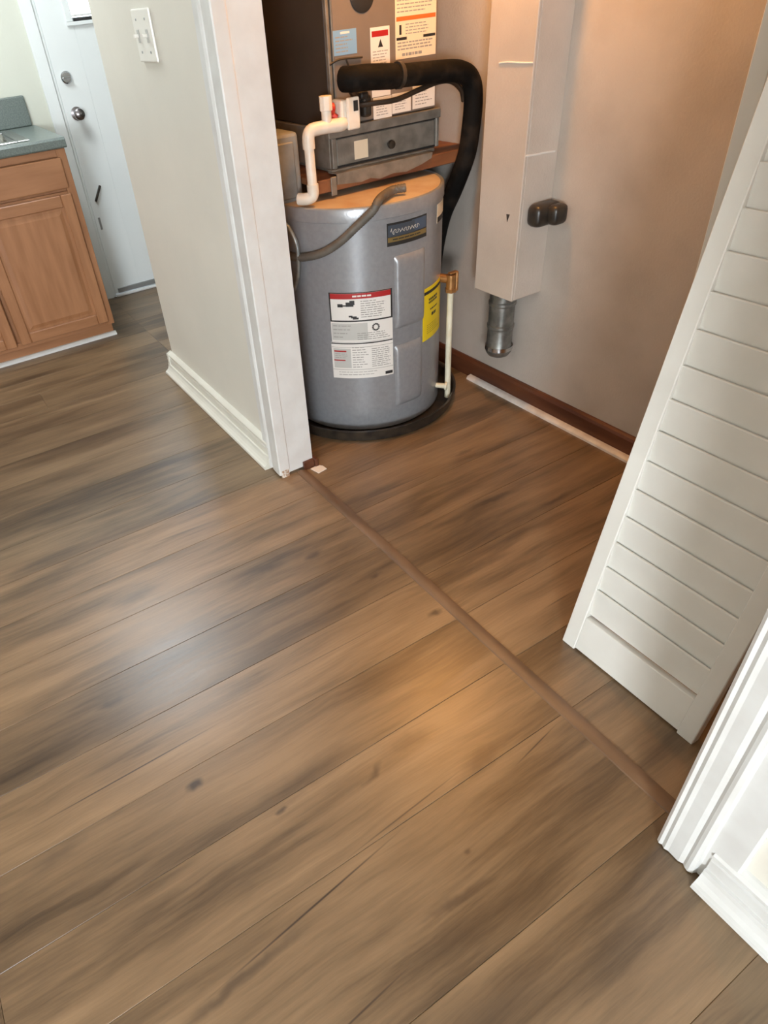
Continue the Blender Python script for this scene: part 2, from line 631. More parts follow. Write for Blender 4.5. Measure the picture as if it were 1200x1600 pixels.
wall_with_hole('wall_right', M_ROOM, 'X', X1, .1, Y0, Y1, -2.4, -1.6, .55, 2.35)
struct(B().box((X0, Y0 - .1, 0), (X1, Y0, H_CEIL)).obj('wall_rear', M_ROOM))
wall_with_hole('wall_kitchen', M_KWALL, 'X', X0 - .1, .1, Y0, Y1, .965, 1.86, 0, 2.17)
struct(B().box((X0, Y1, 0), (X1, Y1 + .1, H_CEIL)).obj('wall_kitchen_end', M_KWALL))
for nm, bxs in (('window_1', [((X1 - .02, -2.48, .47), (X1 + .02, -1.52, .55)), ((X1 - .02, -2.48, 2.35), (X1 + .02, -1.52, 2.43)),
                              ((X1 - .02, -2.48, .55), (X1 + .02, -2.4, 2.35)), ((X1 - .02, -1.6, .55), (X1 + .02, -1.52, 2.35))]),
                ):
    b = B()
    for p, q in bxs:
        b.box(p, q, .003)
    struct(b.obj(nm, M_TRIM))

# --- trims of the opening
# left casing: thin backing board, thicker moulding towards the opening with a bead, jamb board with a step
b = B()
prof = [(-2.055, WF), (-2.055, .852), (-2.050, .848), (-2.005, .848), (-2.003, .842), (-1.995, .838), (-1.987, .842),
        (-1.983, .846), (-1.975, .841), (-1.955, .839), (-1.930, .838), (-1.914, .838), (-1.911, .842), (-1.911, .880),
        (-1.914, .884), (-1.914, WB), (-1.93, WB), (-1.93, WF)]
b.prism(prof, 'Z', .012, 2.2)
trim1 = struct(b.obj('trim_1', M_TRIM, bev=0))
B().prism([(-1.913, .845), (-1.9085, .85), (-1.9085, .874), (-1.913, .88)], 'Z', .0, .03).obj('torn_paint', M_PATCH, trim1)
b = B()
prof = [(-.12, WF), (-.12, .853), (-.125, .849), (-.178, .849), (-.182, .840), (-.190, .836), (-.197, .838), (-.203, .842),
        (-.212, .838), (-.235, .839), (-.243, .836), (-.250, .840), (-.256, .837), (-.262, .841), (-.264, .848), (-.264, WB),
        (-.25, WB), (-.25, WF)]
b.prism(prof, 'Z', .004, 2.2)
struct(b.obj('trim_2', M_TRIM))
b = B()
b.box((-1.914, .839, 2.17), (-.264, WB, 2.2))
b.box((-2.055, .839, 2.2), (-.12, WF, 2.29))
struct(b.obj('trim_3', M_TRIM))


def base_profile(y):            # y = wall face, board stands towards -Y
    return [(y, 0), (y - .048, 0), (y - .051, .005), (y - .049, .014), (y - .042, .017), (y - .034, .024), (y - .028, .036), (y - .026, .048),
            (y - .020, .049), (y - .020, .080), (y - .013, .084), (y - .014, .090), (y - .021, .093), (y - .021, .101), (y - .015, .106), (y - .006, .111), (y, .112)]


b = B()
b.prism(base_profile(WF), 'X', -3.09, -2.0)
struct(b.obj('baseboard_left', M_CREAM))
b = B()
b.prism(base_profile(WF), 'X', -.168, X1)
struct(b.obj('baseboard_right', M_TRIM))
b = B()                        # return around the wall end
b.prism([(-3.07 - (WF - u), v) for u, v in base_profile(WF)], 'Y', .84, 1.95)
struct(b.obj('baseboard_kitchen', M_CREAM))

# scrap of white plastic by the foot of the jamb, and the stump of the old brown trim
b = B()
b.prism([(-1.893, .962), (-1.898, .998), (-1.882, 1.010), (-1.856, 1.012), (-1.850, .972)], 'Z', .001, .004)
tag(b.obj('paper_scrap', M_SCRAP), 'small white paper scrap on the floor at the foot of the left jamb', 'scrap')
b = B()
b.box((-1.93, WB - .001, 0), (-1.892, WB + .016, .036), .003)
b.box((-1.914, .94, 0), (-1.900, WB, .035), .002)
tag(b.obj('trim_stump', M_REDWOOD), 'dark brown stub of old trim at the foot of the left jamb', 'trim')

# closet back baseboard (dark stained) and the white strip lying along it
b = B()
b.prism([(1.95, 0), (1.932, 0), (1.930, .070), (1.935, .080), (1.942, .086), (1.95, .086)], 'X', -2.97, -.12)
struct(b.obj('baseboard_closet', M_REDWOOD))
b = B()
b.prism([(1.9295, .0), (1.904, .0), (1.905, .008), (1.911, .014), (1.920, .016), (1.9295, .017)], 'X', -2.075, -.14)
tag(b.obj('white_strip', M_SHOE, smooth=True), 'long white moulding strip on the floor against the dark closet baseboard', 'trim')

# little corner of a cream thing at the left border of the photo: end of another baseboard / door stop
b = B()
b.prism([(-1.70, -.60), (-1.668, -.60), (-1.668, -.272), (-1.678, -.262), (-1.70, -.262)], 'Z', 0, .028)
tag(b.obj('floor_block', M_CREAM), 'cream painted block on the floor at the left border of the picture', 'block')

# ------------------------------------------------------------------ painted chase with the metal duct
CXa, CXb, CY = -1.944, -1.742, 1.80
root = thing('wall_chase', (-1.84, 1.9, .482), 'tall beige boxed-in chase running down the closet back wall', 'chase')
b = B()
b.box((CXa, CY, .482), (CXb, CY + .012, H_CEIL), .002)
b.obj('front_panel', M_CHASE, root)
b = B()
b.box((CXb - .012, CY + .0125, .484), (CXb, 1.95, H_CEIL), .0015)
b.obj('side_panel', M_CHASE, root)
b = B()
b.box((CXa, CY + .0125, .484), (CXa + .012, 1.95, H_CEIL), .0015)
b.obj('side_panel', M_CHASE, root)
b = B()
b.box((CXa + .02, CY + .02, .500), (CXb - .02, 1.94, .512))
b.obj('bottom_panel', M_CHASE, root)
b = B()                        # caulked joints
b.tube([(-1.742, 1.802, .972), (-1.741, 1.85, .969), (-1.7405, 1.90, .968), (-1.741, 1.935, .965)], .0035, 6, 3)
b.obj('caulk_seam', M_LWHITE, root)
b = B()
b.tube([(-1.89, 1.7995, 1.224), (-1.85, 1.799, 1.227), (-1.80, 1.7995, 1.226), (-1.745, 1.80, 1.227)], .0028, 6, 3)
b.obj('caulk_seam', M_LWHITE, root)
b = B()
b.prism([(-1.803, .782), (-1.788, .783), (-1.797, .757)], 'Y', 1.7985, 1.801)
b.obj('chip', M_FDARK, root)

b = B()
prof = [(.0, .50), (.050, .50), (.050, .44), (.054, .435), (.054, .425), (.050, .42), (.050, .345), (.054, .34), (.054, .33),
        (.050, .325), (.050, .245), (.054, .238), (.052, .225), (.042, .21), (.025, .203), (0, .201)]
b.lathe((-1.862, 1.876, 0), [(r_ + .0, z) for r_, z in prof], n=32)
root = thing('metal_duct', (-1.862, 1.876, .20), 'short galvanised metal duct hanging below the beige chase', 'duct')
b.obj('duct_pipe', M_GALV, root, smooth=True)
b = B()
b.lathe((-1.862, 1.876, 0), [(.0505, .250), (.056, .252), (.056, .236), (.0515, .234)], n=32)
b.obj('collar', M_CHROME, root, smooth=True)
b = B()
# dark rounded electrical box at the chase
root = thing('receptacle_box', (-1.66, 1.84, .80), 'small black rounded outlet box on the side of the beige chase', 'electrical box')
b = B()
t = bmesh.new()
bmesh.ops.create_cube(t, size=1)
for v in t.verts:
    v.co = Vector((v.co.x * .062, v.co.y * .118, v.co.z * .074))
bmesh.ops.bevel(t, geom=t.edges[:], offset=.022, segments=3, affect='EDGES', profile=.5)
b.merge(t, Matrix.Translation((-1.7105, 1.885, .782)))
b.obj('housing', M_BLACK, root, smooth=True)
b = B()
t = bmesh.new()
bmesh.ops.create_cube(t, size=1)
for v in t.verts:
    v.co = Vector((v.co.x * .050, v.co.y * .066, v.co.z * .066))
bmesh.ops.bevel(t, geom=t.edges[:], offset=.018, segments=3, affect='EDGES', profile=.5)
b.merge(t, Matrix.Translation((-1.668, 1.902, .784)))
b.obj('plug_cover', M_BLACK, root, smooth=True)

# ------------------------------------------------------------------ water heater
TC = (-2.25, 1.46)
TR = .325
# drain pan
b = B()
b.lathe((TC[0], TC[1], 0), [(0, .002), (.383, .002), (.390, .004), (.396, .046), (.402, .050), (.402, .053), (.394, .053),
                             (.388, .048), (.383, .010), (0, .008)], n=72)
tag(b.obj('drain_pan', M_BLACK, smooth=True), 'round black plastic drain pan on the floor under the water heater', 'pan')
wh = thing('water_heater', (TC[0], TC[1], .011), 'short round grey electric water heater standing in the black pan', 'water heater')
b = B()
b.lathe((*TC, 0), [(0, .012), (.318, .012), (.325, .018), (.325, .828), (.327, .829), (.327, .831)], n=96)
b.obj('tank_body', M_TANK, wh, smooth=True)
b = B()
b.lathe((*TC, 0), [(.326, .8315), (.3295, .832), (.3295, .868), (.327, .874), (.321, .877), (.318, .876), (.314, .8735)], n=96)
b.obj('lid_rim', M_TANK, wh, smooth=True)
b = B()
b.lathe((*TC, 0), [(.3145, .8738), (.20, .8755), (0, .877)], n=96)
b.obj('lid', M_DUST, wh, smooth=True)


def curved_plate(t0, t1, z0, z1, r0, h, rc=.012):
    """raised access panel with soft top/bottom and sides, on the tank"""
    bb = B()
    nT, nZ = 14, 8
    zs = [z0, z0 + rc * .4, z0 + rc, z0 + rc * 2] + [z0 + (z1 - z0) * .5] + [z1 - rc * 2, z1 - rc, z1 - rc * .4, z1]
    hz = [0, .5, .85, 1, 1, 1, .85, .5, 0]
    ts = [t0, t0 + .8, t0 + 2.0] + [t0 + (t1 - t0) * k / 8 for k in range(1, 8)] + [t1 - 2.0, t1 - .8, t1]
    ht = [0, .5, .85] + [1] * 7 + [.85, .5, 0]
    g = [[bb.bm.verts.new((TC[0] + (r0 + h * a * c) * math.cos(R(t)), TC[1] + (r0 + h * a * c) * math.sin(R(t)), z))
          for z, a in zip(zs, hz)] for t, c in zip(ts, ht)]
    for u, v in zip(g, g[1:]):
        for k in range(len(zs) - 1):
            bb.bm.faces.new((u[k], v[k], v[k + 1], u[k + 1]))
    return bb


curved_plate(-10.2, 14.5, .432, .700, TR - .0002, .011, .017).obj('access_panel', M_TANK, wh, smooth=True)
curved_plate(-11, 12.5, .105, .366, TR - .0002, .011, .017).obj('access_panel', M_TANK, wh, smooth=True)


def text_rows(bb, t0, t1, z0, z1, rows, r, rnd, fill=.8, h=.45, sl=0.):
    for k in range(rows):
        z = z1 - (k + .5) * (z1 - z0) / rows
        hh = (z1 - z0) / rows * h / 2
        t = t0
        end = t0 + (t1 - t0) * rnd.uniform(fill, 1)
        while t < end:
            w_ = min(rnd.uniform(1.2, 4.0), end - t)
            bb.curved(TC, r, t, t + w_, z - hh, z + hh, .0003, n=2)
            t += w_ + .5
    return bb


def tank_label(name, M, t0, t1, z0, z1, r=TR + .0002, th=.0012):
    return B().curved(TC, r, t0, t1, z0, z1, th, n=16).obj(name, M, wh)


rnd = random.Random(3)
RL = TR + .0014
# big warning sticker: two stacked sheets
L1 = tank_label('warning_label', M_LWHITE, -53.5, -12.2, .402, .592)
L1['label'] = 'white warning sheet with red header on the tank'
B().curved(TC, RL, -53.3, -12.4, .568, .588, .0004, 12).obj('header_band', M_LRED, L1)
b = B()
b.curved(TC, RL, -53.5, -12.2, .5885, .592, .0006, 12)
b.curved(TC, RL, -53.5, -52.6, .484, .5885, .0006, 2)
b.curved(TC, RL, -13.2, -12.2, .484, .5885, .0006, 2)
b.curved(TC, RL, -53.5, -12.2, .482, .4875, .0006, 12)
b.obj('border', M_LBLK, L1)
b = B()
text_rows(b, -38, -26, .573, .583, 1, RL + .0005, rnd, 1, .6)
b.obj('header_print', M_LWHITE, L1)
b = B()
text_rows(b, -33, -17, .495, .562, 8, RL, rnd, .6, .35)
text_rows(b, -52, -40, .415, .474, 4, RL, rnd, .5, .2)
text_rows(b, -36, -14, .408, .440, 4, RL, rnd, .8, .35)
b.obj('print', M_LTXT, L1)
b = B()                        # hand / spark pictogram
b.curved(TC, RL, -48, -44.5, .538, .550, .0004, 3)
b.curved(TC, RL, -44.5, -41.5, .541, .546, .0004, 3)
b.curved(TC, RL, -42.5, -37.5, .540, .556, .0004, 3)
b.curved(TC, RL, -40, -36.8, .546, .562, .0004, 3)
b.curved(TC, RL, -41, -38.5, .500, .506, .0004, 3)
b.curved(TC, RL, -39.5, -35.8, .496, .503, .0004, 3)
b.curved(TC, RL, -38.4, -34.6, .491, .498, .0004, 3)
b.obj('pictogram', M_LBLK, L1)
b = B()                        # round symbol
for k in range(12):
    a = R(30 * k)
    b.curved(TC, RL, -23.6 + 2.0 * math.cos(a) - .6, -23.6 + 2.0 * math.cos(a) + .6, .456 + .012 * math.sin(a) - .0025,
             .456 + .012 * math.sin(a) + .0025, .0004, 1)
b.obj('round_symbol', M_LBLK, L1)
L2 = tank_label('instruction_label', M_LWHITE, -54.3, -12.2, .252, .4005)
L2['label'] = 'lower white instruction sheet on the tank'
b = B()
b.curved(TC, RL, -54.2, -12.4, .394, .3985, .0005, 12)
b.curved(TC, RL, -18, -12.8, .258, .270, .0005, 3)
b.obj('black_bar', M_LBLK, L2)
b = B()
b.curved(TC, RL, -52.5, -44, .362, .368, .0004, 4)
b.curved(TC, RL, -53, -45, .325, .330, .0004, 4)
b.obj('red_heading', M_LRED, L2)
b = B()
text_rows(b, -52, -42, .335, .358, 3, RL, rnd, .5, .25)
text_rows(b, -40, -29, .295, .385, 9, RL, rnd, .5, .3)
text_rows(b, -27, -14, .295, .375, 10, RL, rnd, .8, .35)
b.curved(TC, RL, -54, -12.4, .3805, .3820, .0003, 12)
b.curved(TC, RL, -54, -12.4, .2880, .2895, .0003, 12)
text_rows(b, -50, -20, .262, .284, 2, RL, rnd, .7, .2)
b.obj('print', M_LTXT, L2)
b = B()
b.curved(TC, RL, -53, -29, .41, .476, .0002, 8)
b.curved(TC, RL, -53, -41, .296, .376, .0002, 6)
b.obj('grey_field', M_LGREY, L1)
# name plate
L3 = tank_label('name_plate', M_LBLK, -14.7, 16, .737, .813)
B().curved(TC, RL, -14, 5, .768, .806, .0003, 10).obj('dark_field', M_LDBL, L3)
B().curved(TC, RL, 3, 15.4, .770, .808, .0003, 6).obj('blue_field', mat('plate_blue', (.06, .09, .14), .4), L3)
b = B()
b.curved(TC, RL, -14.2, 15.4, .750, .766, .0003, 10)
b.obj('gold_band', M_LGOLD, L3)
b = B()
text_rows(b, -11, 12, .755, .761, 1, RL + .0004, rnd, .9, .6)
b.obj('print', M_LBLK, L3)
b = B()                        # flowing script lettering
pts = []
for k in range(44):
    u = k / 43
    t = -12.5 + 21 * u
    a = .011 if k < 6 else .006
    pts.append((TC[0] + (RL + .0010) * math.cos(R(t + .5 * math.sin(k * 2.1))), TC[1] + (RL + .0010) * math.sin(R(t + .5 * math.sin(k * 2.1))),
                .785 + a * math.sin(k * 1.25)))
b.tube(pts, .0009, 5, 2)
b.obj('script_lettering', M_LGREY, L3)
# yellow energy sticker
L4 = tank_label('energy_label', M_LYEL, 13.4, 43, .338, .545)
B().curved(TC, RL, 13.6, 42.8, .520, .532, .0004, 6).obj('black_bar', M_LBLK, L4)
b = B()
text_rows(b, 20, 34, .478, .502, 2, RL, rnd, .5, .7)
text_rows(b, 22, 34, .45, .46, 1, RL, rnd, .5, .6)
text_rows(b, 24, 31, .425, .440, 1, RL, rnd, 1, .8)
text_rows(b, 18, 38, .36, .40, 5, RL, rnd, .6, .15)
b.obj('print', M_LBLK, L4)
L5 = tank_label('serial_label', M_LCREAM, 30, 47, .758, .822)
B().curved(TC, RL, 30.3, 46.7, .759, .778, .0004, 6).obj('black_bar', M_LBLK, L5)
# relief valve and discharge tube
b = B()
DX, DY = -1.972, 1.702
b.tube([(TC[0] + .31 * math.cos(R(44)), TC[1] + .31 * math.sin(R(44)), .535), (DX, DY, .535)], .017, 14, 1)
b.tube([(DX, DY, .553), (DX, DY, .495)], .019, 14, 1)
b.tube([(DX, DY, .500), (DX, DY, .486)], .023, 6, 1)
v_ = b.obj('relief_valve', M_BRASS, wh, smooth=True)
b = B()
b.box((DX - .012, DY + .018, .485), (DX + .012, DY + .030, .560), .003)
b.box((DX - .010, DY - .01, .556), (DX + .010, DY + .030, .562), .002)
b.obj('lever', M_LYEL if False else M_BRASS, v_)
b = B()
b.tube([(DX, DY, .487), (DX, DY, .25), (DX + .002, DY + .002, .024)], .0125, 14, 3)
b.obj('discharge_tube', M_CPVC, wh, smooth=True)
b = B()                        # drain cock low on the tank
a = R(38)
b.tube([(TC[0] + .32 * math.cos(a), TC[1] + .32 * math.sin(a), .085), (TC[0] + .36 * math.cos(a), TC[1] + .36 * math.sin(a), .085)], .011, 10, 1)
b.tube([(TC[0] + .362 * math.cos(a), TC[1] + .362 * math.sin(a), .085), (TC[0] + .372 * math.cos(a), TC[1] + .372 * math.sin(a), .085)], .017, 10, 1)
b.obj('drain_cock', M_CPVC, wh, smooth=True)
# flexible grey cable hose across the lid and round the shoulder


def cy(t, z, r):
    return (TC[0] + r * math.cos(R(t)), TC[1] + r * math.sin(R(t)), z)


b = B()
b.tube([(-1.990, 1.500, .897), (-2.005, 1.455, .895), (-1.965, 1.385, .895), (-1.925, 1.335, .892), cy(-24, .868, .352),
        cy(-33, .822, .343), cy(-44, .770, .341), cy(-56, .733, .341), cy(-72, .712, .341), cy(-88, .715, .341),
        cy(-104, .74, .341)], .0135, 12, 6, rib=.0016, riblen=.010)
tag(b.obj('cable_hose', M_CONDUIT, smooth=True), 'ribbed grey hose lying over the lid and shoulder of the water heater', 'hose')

# ------------------------------------------------------------------ grey disconnect box and its conduit
root = thing('disconnect_box', (-2.25, WB, .86), 'grey metal electrical disconnect box behind the left jamb', 'electrical box')
b = B()
b.box((-2.37, WB + .007, .862), (-2.235, 1.232, 1.088), .012, 2)
b.obj('enclosure', M_GREY, root)
b = B()
b.box((-2.2345, 1.03, .885), (-2.226, 1.207, 1.062), .004)
b.obj('door', M_GREY, root)
b = B()
b.box((-2.226, 1.13, .905), (-2.217, 1.148, .955), .003)
b.obj('latch', M_STEEL, root)
b = B()
b.box((-2.226, 1.105, .985), (-2.220, 1.12, 1.045), .002)
b.obj('latch', M_STEEL, root)
b = B()
b.tube([(-2.262, 1.165, .864), cy(-84, .84, .352), cy(-76, .815, .350), cy(-71, .760, .348), cy(-71, .700, .347), cy(-73, .640, .347), cy(-79, .585, .347),
        cy(-92, .56, .347), cy(-110, .60, .35)], .0075, 10, 6, rib=.001, riblen=.007)
tag(b.obj('conduit_loop', M_ALU, smooth=True), 'thin silver flexible conduit looping down beside the water heater', 'conduit')

# ------------------------------------------------------------------ shelf and furnace
root = thing('furnace_shelf', (-2.48, 1.47, .9), 'dusty brown wooden platform carrying the furnace above the water heater', 'shelf')
b = B()
b.box((-2.965, 1.245, .918), (-2.181, 1.948, .9395), .002)
b.obj('shelf_board', M_SHELF, root)
b = B()
b.box((-2.180, 1.245, .898), (-2.150, 1.948, .9405), .003)
b.obj('front_rail', M_SHELF, root)

fu = thing('furnace', (-2.5, 1.575, .925), 'tall grey-brown upright furnace cabinet on the shelf above the water heater', 'furnace')
FX, FYa, FYb = -2.2, 1.35, 1.80
b = B()
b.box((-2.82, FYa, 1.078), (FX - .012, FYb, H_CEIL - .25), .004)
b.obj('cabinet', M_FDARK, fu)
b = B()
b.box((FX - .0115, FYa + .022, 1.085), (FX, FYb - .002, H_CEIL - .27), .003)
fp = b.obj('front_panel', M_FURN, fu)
b = B()
b.box((FX - .0115, FYa - .001, 1.08), (FX + .003, FYa + .010, H_CEIL - .27), .0015)
b.box((FX - .0115, FYa + .0155, 1.12), (FX + .005, FYa + .0205, H_CEIL - .27), .0015)
b.obj('corner_flange', M_STEEL, fu)
b = B()
b.lathe((FX, 1.489, 1.432), [(0, .0042), (.042, .004), (.046, .002), (.046, -.001)], axis='X', n=32)
b.obj('round_hole', M_LBLK, fp, smooth=True)
# filter / coil drawer box under the cabinet
fb = B()
fb.box((-2.80, FYa - .012, .952), (FX - .010, FYb + .008, 1.0775), .003)
base = fb.obj('base_box', M_STEEL, fu)
b = B()
for p, q in (((FX - .011, FYa - .025, 1.052), (FX + .012, FYb + .012, 1.082)), ((FX - .011, FYa - .025, .945), (FX + .018, FYb - .02, .957)),
             ((FX - .011, FYa - .012, .957), (FX + .008, FYa + .006, 1.052)), ((FX - .011, FYb - .006, .957), (FX + .008, FYb + .008, 1.052))):
    B().box(p, q, .002).obj('flange', M_STEEL, base)
b = B()
b.box((FX - .010, FYa + .010, .963), (FX + .002, FYb - .010, 1.046), .002)
dr = b.obj('drawer_front', M_STEEL, fu)
b = B()
b.box((FX - .006, FYa + .006, .957), (FX + .001, FYb - .006, .9625))
b.box((FX - .006, FYa + .006, 1.0465), (FX + .001, FYb - .006, 1.052))
b.obj('dark_gap', M_LBLK, dr)
b = B()
b.lathe((FX, 1.580, .999), [(.006, .0), (.006, .012), (.013, .014), (.015, .020), (.013, .027), (.005, .030), (0, .030)], axis='X', n=20)
b.obj('knob', M_BLACK, dr, smooth=True)
b = B()
b.box((FX + .002, 1.432, .972), (FX + .003, 1.490, 1.030))
b.obj('square_label', M_LCREAM, dr)
b = B()
b.box((-2.79, FYa, .941), (-2.22, FYa + .03, .9515), .002)
b.obj('foot', M_STEEL, fu)
b = B()
b.box((-2.79, FYb - .03, .941), (-2.22, FYb, .9515), .002)
b.obj('foot', M_STEEL, fu)
b = B()                        # bent sheet apron under the drawer
b.prism([(FYa - .03, .952), (FYa - .03, .918), (1.42, .909), (1.46, .915), (1.50, .905), (1.56, .913), (1.62, .908), (1.69, .921), (1.735, .934), (1.74, .952)], 'X', -2.147, -2.143)
b.box((FX + .010, FYa - .03, .9495), (-2.147, 1.74, .952))
b.obj('apron', M_STEEL, fu)
b = B()
b.box((-2.149, FYa - .055, .885), (-2.143, FYa - .032, .945), .002)
b.obj('bracket', M_STEEL, fu)


def flat_rows(bb, y0, y1, z0, z1, rows, x, rn, fill=.7, h=.4):
    for k in range(rows):
        z = z1 - (k + .5) * (z1 - z0) / rows
        hh = (z1 - z0) / rows * h / 2
        y = y0
        end = y0 + (y1 - y0) * rn.uniform(fill, 1)
        while y < end:
            w_ = min(rn.uniform(.006, .02), end - y)
            bb.box((x, y, z - hh), (x + .0004, y + w_, z + hh))
            y += w_ + .003
    return bb


def flabel(name, M, y0, y1, z0, z1):
    return B().box((FX, y0, z0), (FX + .0012, y1, z1), .0003).obj(name, M, fu)


xl = FX + .0012
L = flabel('blue_label', M_LBLUE, 1.371, 1.462, 1.283, 1.350)
flat_rows(B(), 1.380, 1.452, 1.288, 1.336, 5, xl, rnd, .6, .35).obj('print', M_LTXT, L)
B().box((xl, 1.40, 1.339), (xl + .0004, 1.435, 1.345)).obj('heading', M_LWHITE, L)
L = flabel('warning_label', M_LWHITE, 1.516, 1.594, 1.150, 1.345)
B().box((xl, 1.522, 1.319), (xl + .0004, 1.588, 1.335)).obj('header_band', M_LRED, L)
b = B()
b.prism([(1.546, 1.290), (1.566, 1.290), (1.556, 1.312)], 'X', xl, xl + .0005)
b.obj('warning_triangle', M_LBLK, L)
b = B()
flat_rows(b, 1.524, 1.586, 1.225, 1.283, 7, xl, rnd, .8, .3)
b.obj('print', M_LTXT, L)
L = flabel('danger_label', M_LCREAM, 1.618, 1.790, 1.247, 1.52)
B().box((xl, 1.622, 1.352), (xl + .0004, 1.787, 1.364)).obj('orange_band', M_LORA, L)
b = B()
b.box((xl, 1.622, 1.300), (xl + .0004, 1.665, 1.308))
b.box((xl, 1.735, 1.300), (xl + .0004, 1.787, 1.308))
b.box((xl, 1.634, 1.315), (xl + .0004, 1.643, 1.342))
b.obj('black_bar', M_LBLK, L)
b = B()
flat_rows(b, 1.625, 1.782, 1.372, 1.50, 13, xl, rnd, .7, .35)
flat_rows(b, 1.66, 1.782, 1.312, 1.346, 4, xl, rnd, .7, .35)
flat_rows(b, 1.626, 1.78, 1.270, 1.297, 3, xl, rnd, .9, .45)
flat_rows(b, 1.645, 1.74, 1.253, 1.265, 1, xl, rnd, .8, .7)
b.obj('print', M_LTXT, L)
for (ya, yb, za, zb, nm, MM) in ((1.520, 1.598, 1.058 + .025, 1.148, 'white_label', M_LWHITE), (1.600, 1.682, 1.075 + .015, 1.150, 'white_label', M_LWHITE),
                                 (1.690, 1.790, 1.092, 1.165, 'white_label', M_LWHITE)):
    L = flabel(nm, MM, ya, yb, za, zb)
    flat_rows(B(), ya + .012, yb - .012, za + .008, zb - .008, 6, xl, rnd, .6, .3).obj('print', M_LTXT, L)

# insulated refrigerant line
b = B()
b.tube([(-2.150, 1.372, 1.222), (-2.118, 1.388, 1.222), (-2.105, 1.43, 1.222), (-2.10, 1.55, 1.212), (-2.10, 1.70, 1.205), (-2.10, 1.81, 1.196),
        (-2.10, 1.868, 1.165), (-2.102, 1.888, 1.10), (-2.106, 1.885, 1.0), (-2.112, 1.875, .92), (-2.165, 1.868, .80), (-2.23, 1.865, .68), (-2.28, 1.870, .50),
        (-2.30, 1.870, .25)], lambda u: .037 if u < .22 else .034, 16, 6)
root = thing('insulated_pipe', (-2.1, 1.6, .25), 'thick black foam-wrapped pipe bending from the furnace down behind the tank', 'pipe')
b.obj('foam_sleeve', M_FOAM, root, smooth=True)
b = B()
b.tube([(-2.10, 1.548, 1.2135), (-2.10, 1.562, 1.2125)], .0395, 16, 1)
b.obj('tape_wrap', M_BLACK, root, smooth=True)
b = B()
b.tube([(-2.20, 1.420, 1.150), (-2.165, 1.425, 1.165), (-2.150, 1.400, 1.190), (-2.150, 1.385, 1.222)], .012, 10, 5)
b.obj('elbow', M_COPPER, root, smooth=True)
b = B()
b.tube([(-2.199, 1.43, 1.135), (-2.16, 1.47, 1.140), (-2.125, 1.56, 1.142), (-2.12, 1.66, 1.160), (-2.12, 1.74, 1.172), (-2.12, 1.80, 1.166), (-2.12, 1.845, 1.135),
        (-2.125, 1.862, 1.10)], .0085, 10, 6)
tag(b.obj('liquid_line', M_COPPER, smooth=True), 'thin dark copper line just below the black foam-wrapped pipe', 'pipe')
b = B()
b.tube([(FX + .001, 1.352, 1.262), (FX + .006, 1.385, 1.273), (FX + .006, 1.44, 1.272), (FX + .006, 1.478, 1.270)], .0035, 6, 4)
b.tube([(FX + .006, 1.415, 1.270), (FX + .010, 1.425, 1.24), (FX + .014, 1.437, 1.20), (FX + .020, 1.448, 1.165), (FX + .018, 1.462, 1.13), (FX + .010, 1.47, 1.105)], .0035, 6, 4)
tag(b.obj('thermostat_wire', M_WIRE, smooth=True), 'thin dark wire hanging on the furnace front under the blue label', 'wire')
b = B()
b.box((FX + .004, 1.458, 1.10), (FX + .034, 1.492, 1.165), .008, 2)
b.box((FX + .001, 1.44, 1.155), (FX + .045, 1.475, 1.178), .008, 2)
tag(b.obj('tape_bundle', M_BLACK), 'lump of black tape where the foam pipe enters the furnace', 'tape')

# condensate trap in white PVC
pv = thing('condensate_pipe', (-2.12, 1.25, .9), 'white plastic condensate pipe with elbows left of the furnace drawer', 'pipe')
b = B()
PX = -2.12
b.tube([(PX - .02, 1.362, 1.108), (PX, 1.335, 1.102), (PX, 1.29, 1.103), (PX, 1.24, 1.103), (PX, 1.218, 1.100), (PX, 1.207, 1.088), (PX, 1.205, 1.07)], .0205, 16, 5)
b.tube([(PX, 1.205, 1.08), (PX + .004, 1.203, 1.0), (PX + .006, 1.203, .925)], .0165, 16, 1)
b.tube([(PX + .006, 1.203, .945), (PX + .006, 1.203, .918), (PX + .002, 1.197, .905), (PX - .01, 1.18, .900), (PX - .03, 1.165, .900)], .020, 16, 5)
b.tube([(PX, 1.205, 1.075), (PX, 1.205, 1.05)], .0205, 16, 1)
b.obj('pipe_run', M_PVC, pv, smooth=True)
b = B()
b.tube([(PX, 1.280, 1.10), (PX, 1.280, 1.155)], .0165, 16, 1)
b.obj('riser', M_PVC, pv, smooth=True)
b = B()
b.tube([(PX, 1.280, 1.148), (PX, 1.280, 1.190)], .0215, 8, 1)
b.obj('cap', M_PVC, pv, bev=.002)
b = B()
b.box((PX - .058, 1.335, 1.105), (PX + .004, 1.362, 1.170), .008, 2)
b.box((PX + .004, 1.352, 1.082), (PX + .018, 1.400, 1.175), .006, 3)
root = thing('float_switch', (PX, 1.36, 1.085), 'small white float switch with a black slot in front of the furnace corner', 'switch')
b.obj('housing', M_PVC, root)
b = B()
b.box((PX + .0175, 1.374, 1.135), (PX + .0195, 1.392, 1.165), .001)
b.obj('slot', M_LBLK, root)
b = B()
b.tube([(PX - .02, 1.300, 1.150), (PX - .018, 1.318, 1.148)], .017, 12, 1)
b.tube([(PX - .03, 1.318, 1.128), (PX - .02, 1.332, 1.118)], .012, 10, 1)
b.obj('wire_nut', M_RED, root, smooth=True)

